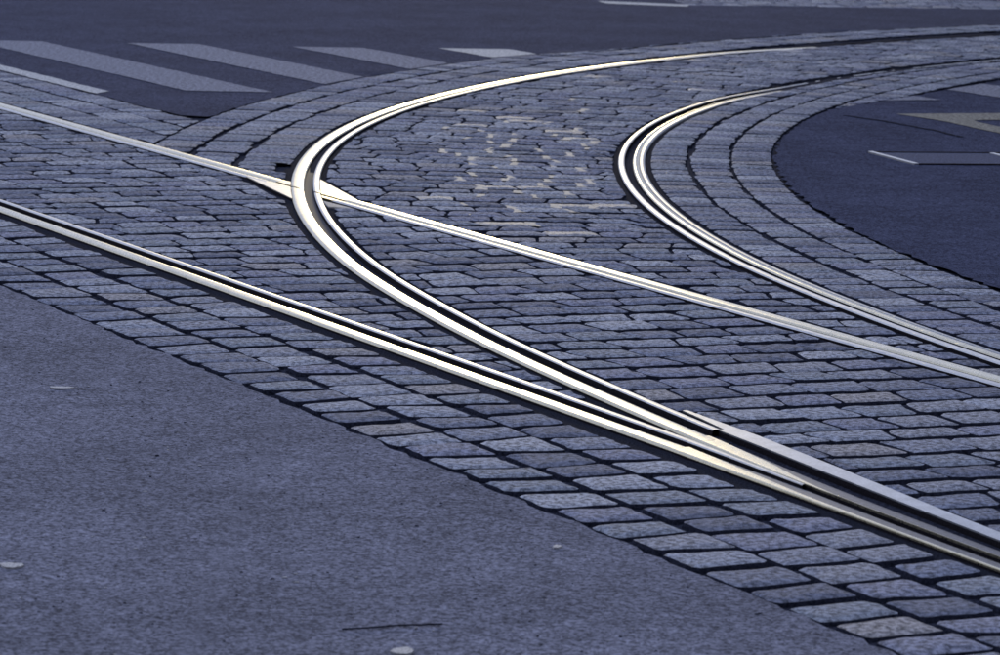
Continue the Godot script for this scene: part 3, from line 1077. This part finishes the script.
func build_small_things():
	# inspection cover let into the dark asphalt
	var o := thing("inspection_cover", "long flush inspection cover with thin bright frame in dark asphalt", "cover")
	var at := Vector2(1.90, 18.50)
	var ux := Vector2(cos(0.21), sin(0.21))
	var uy := Vector2(-0.27, 0.963)
	var f := func(a: float, b: float) -> Vector2: return at + ux * a + uy * b
	var tk := 0.022
	put("frame_bar", slab(PackedVector2Array([f.call(0, 0), f.call(tk, 0), f.call(tk, 0.6), f.call(0, 0.6)]), 0.004, 0.03, 0.002), M.lip_steel, o)
	put("frame_bar", slab(PackedVector2Array([f.call(1.2, 0), f.call(1.2 + tk, 0), f.call(1.2 + tk, 0.6), f.call(1.2, 0.6)]), 0.004, 0.03, 0.002), M.lip_steel, o)
	put("frame_bar", slab(PackedVector2Array([f.call(tk, 0), f.call(1.2, 0), f.call(1.2, tk), f.call(tk, tk)]), 0.002, 0.03, 0.002), M.rust, o)
	put("frame_bar", slab(PackedVector2Array([f.call(tk, 0.6 - tk), f.call(1.2, 0.6 - tk), f.call(1.2, 0.6), f.call(tk, 0.6)]), 0.003, 0.03, 0.002), M.rust, o)
	put("divider", slab(PackedVector2Array([f.call(0.60, tk), f.call(0.60 + tk, tk), f.call(0.60 + tk, 0.6 - tk), f.call(0.60, 0.6 - tk)]), 0.003, 0.03, 0.002), M.lip_steel, o)
	put("panel", slab(PackedVector2Array([f.call(tk + 0.004, tk + 0.004), f.call(0.596, tk + 0.004), f.call(0.596, 0.596 - tk), f.call(tk + 0.004, 0.596 - tk)]), 0.0, 0.03, 0.003), M.cover, o)
	put("panel", slab(PackedVector2Array([f.call(tk + 0.604, tk + 0.004), f.call(1.196, tk + 0.004), f.call(1.196, 0.596 - tk), f.call(tk + 0.604, 0.596 - tk)]), 0.0, 0.03, 0.003), M.cover, o)
	# loose grit on the near asphalt
	var bit := SphereMesh.new()
	bit.radius = 0.5
	bit.height = 0.7
	bit.radial_segments = 6
	bit.rings = 3
	for tone in 2:
		var mm := MultiMesh.new()
		mm.transform_format = MultiMesh.TRANSFORM_3D
		mm.mesh = bit
		var spots := []
		while spots.size() < 420:
			var p := Vector2(rng.randf_range(-2.2, 0.8), rng.randf_range(7.2, 14.0))
			if to_s(p).y < -0.76 and absf(p.x) < p.y * 0.16:
				spots.append(p)
		mm.instance_count = spots.size()
		for i in spots.size():
			var r := rng.randf_range(0.002, 0.0055) * (1.6 if rng.randf() < 0.06 else 1.0)
			mm.set_instance_transform(i, Transform3D(Basis.from_euler(Vector3(0, rng.randf() * TAU, 0)).scaled(Vector3(r * rng.randf_range(1.0, 1.8), r * 0.7, r)), w3(spots[i], -0.003)))
		var g := MultiMeshInstance3D.new()
		g.name = "pale_grit" if tone == 0 else "dark_grit"
		g.multimesh = mm
		g.material_override = M.scrap if tone == 0 else M.tar
		add_child(g)
		g.set_meta("kind", "stuff")
		g.set_meta("label", "pale stone grit scattered over the near asphalt" if tone == 0 else "dark crumbs scattered over the near asphalt")
		g.set_meta("category", "grit")
	# scraps on the near asphalt
	for q in [[-1.21, 10.95, 0.035, 0.022, "small pale scrap on the asphalt near the left edge"], [-1.03, 8.41, 0.03, 0.035, "pale scrap on the asphalt at the lower left edge"], [-0.17, 7.66, 0.03, 0.04, "largest pale scrap on the asphalt at the bottom edge"], [0.14, 8.79, 0.013, 0.018, "tiny pale scrap on the asphalt below the setts"]]:
		var poly := PackedVector2Array()
		for i in 9:
			var k := TAU * i / 9.0
			poly.append(Vector2(q[0], q[1]) + Vector2(cos(k) * q[2], sin(k) * q[3]) * rng.randf_range(0.6, 1.1))
		var s := put(numbered("paper_scrap"), slab(poly, 0.0005, 0.004, 0.0005), M.scrap)
		s.set_meta("label", q[4])
		s.set_meta("category", "litter")
		s.set_meta("group", "scraps on the near asphalt")


# Houses added out of view to shape the light: one behind the viewpoint keeps the light of half the sky off the near sides of the setts and rails,
# one on the corner inside the curve shades the right-hand side.
func build_house():
	house("added tall grey house behind the viewpoint, unseen, blocking sky light", Vector3(0, -0.07, 9.0), 0.0, 90.0, 19.0, 12.0)
	house("added house beyond the right edge, unseen, shading the right side", Vector3(7.6, -0.07, -27.0), PI / 2, 28.0, 17.0, 12.0)

func house(label: String, at: Vector3, turn: float, wide: float, high: float, deep: float):
	var o := thing("added_building", label, "building", "added houses out of view")
	o.position = at
	o.rotation.y = turn
	var wall := BoxMesh.new()
	wall.size = Vector3(wide, high, deep)
	put("wall", wall, M.facade, o).position = Vector3(0, high / 2, deep / 2)
	var roof := PrismMesh.new()
	roof.size = Vector3(deep + 1.0, 4, wide + 1.0)
	var rf := put("roof", roof, M.facade, o)
	rf.position = Vector3(0, high + 2.0, deep / 2)
	rf.rotation.y = PI / 2
	var pane := BoxMesh.new()
	pane.size = Vector3(1.2, 2.0, 0.1)
	var sill := BoxMesh.new()
	sill.size = Vector3(1.5, 0.14, 0.3)
	var n := int(wide / 3.0) - 1
	for f in int(high / 3.6):
		for k in n:
			var w := put("window", pane, M.window, o)
			w.position = Vector3((k - (n - 1) / 2.0) * 3.0, 2.6 + f * 3.6, -0.02)
			put("sill", sill, M.facade, w).position = Vector3(0, -1.1, -0.12)
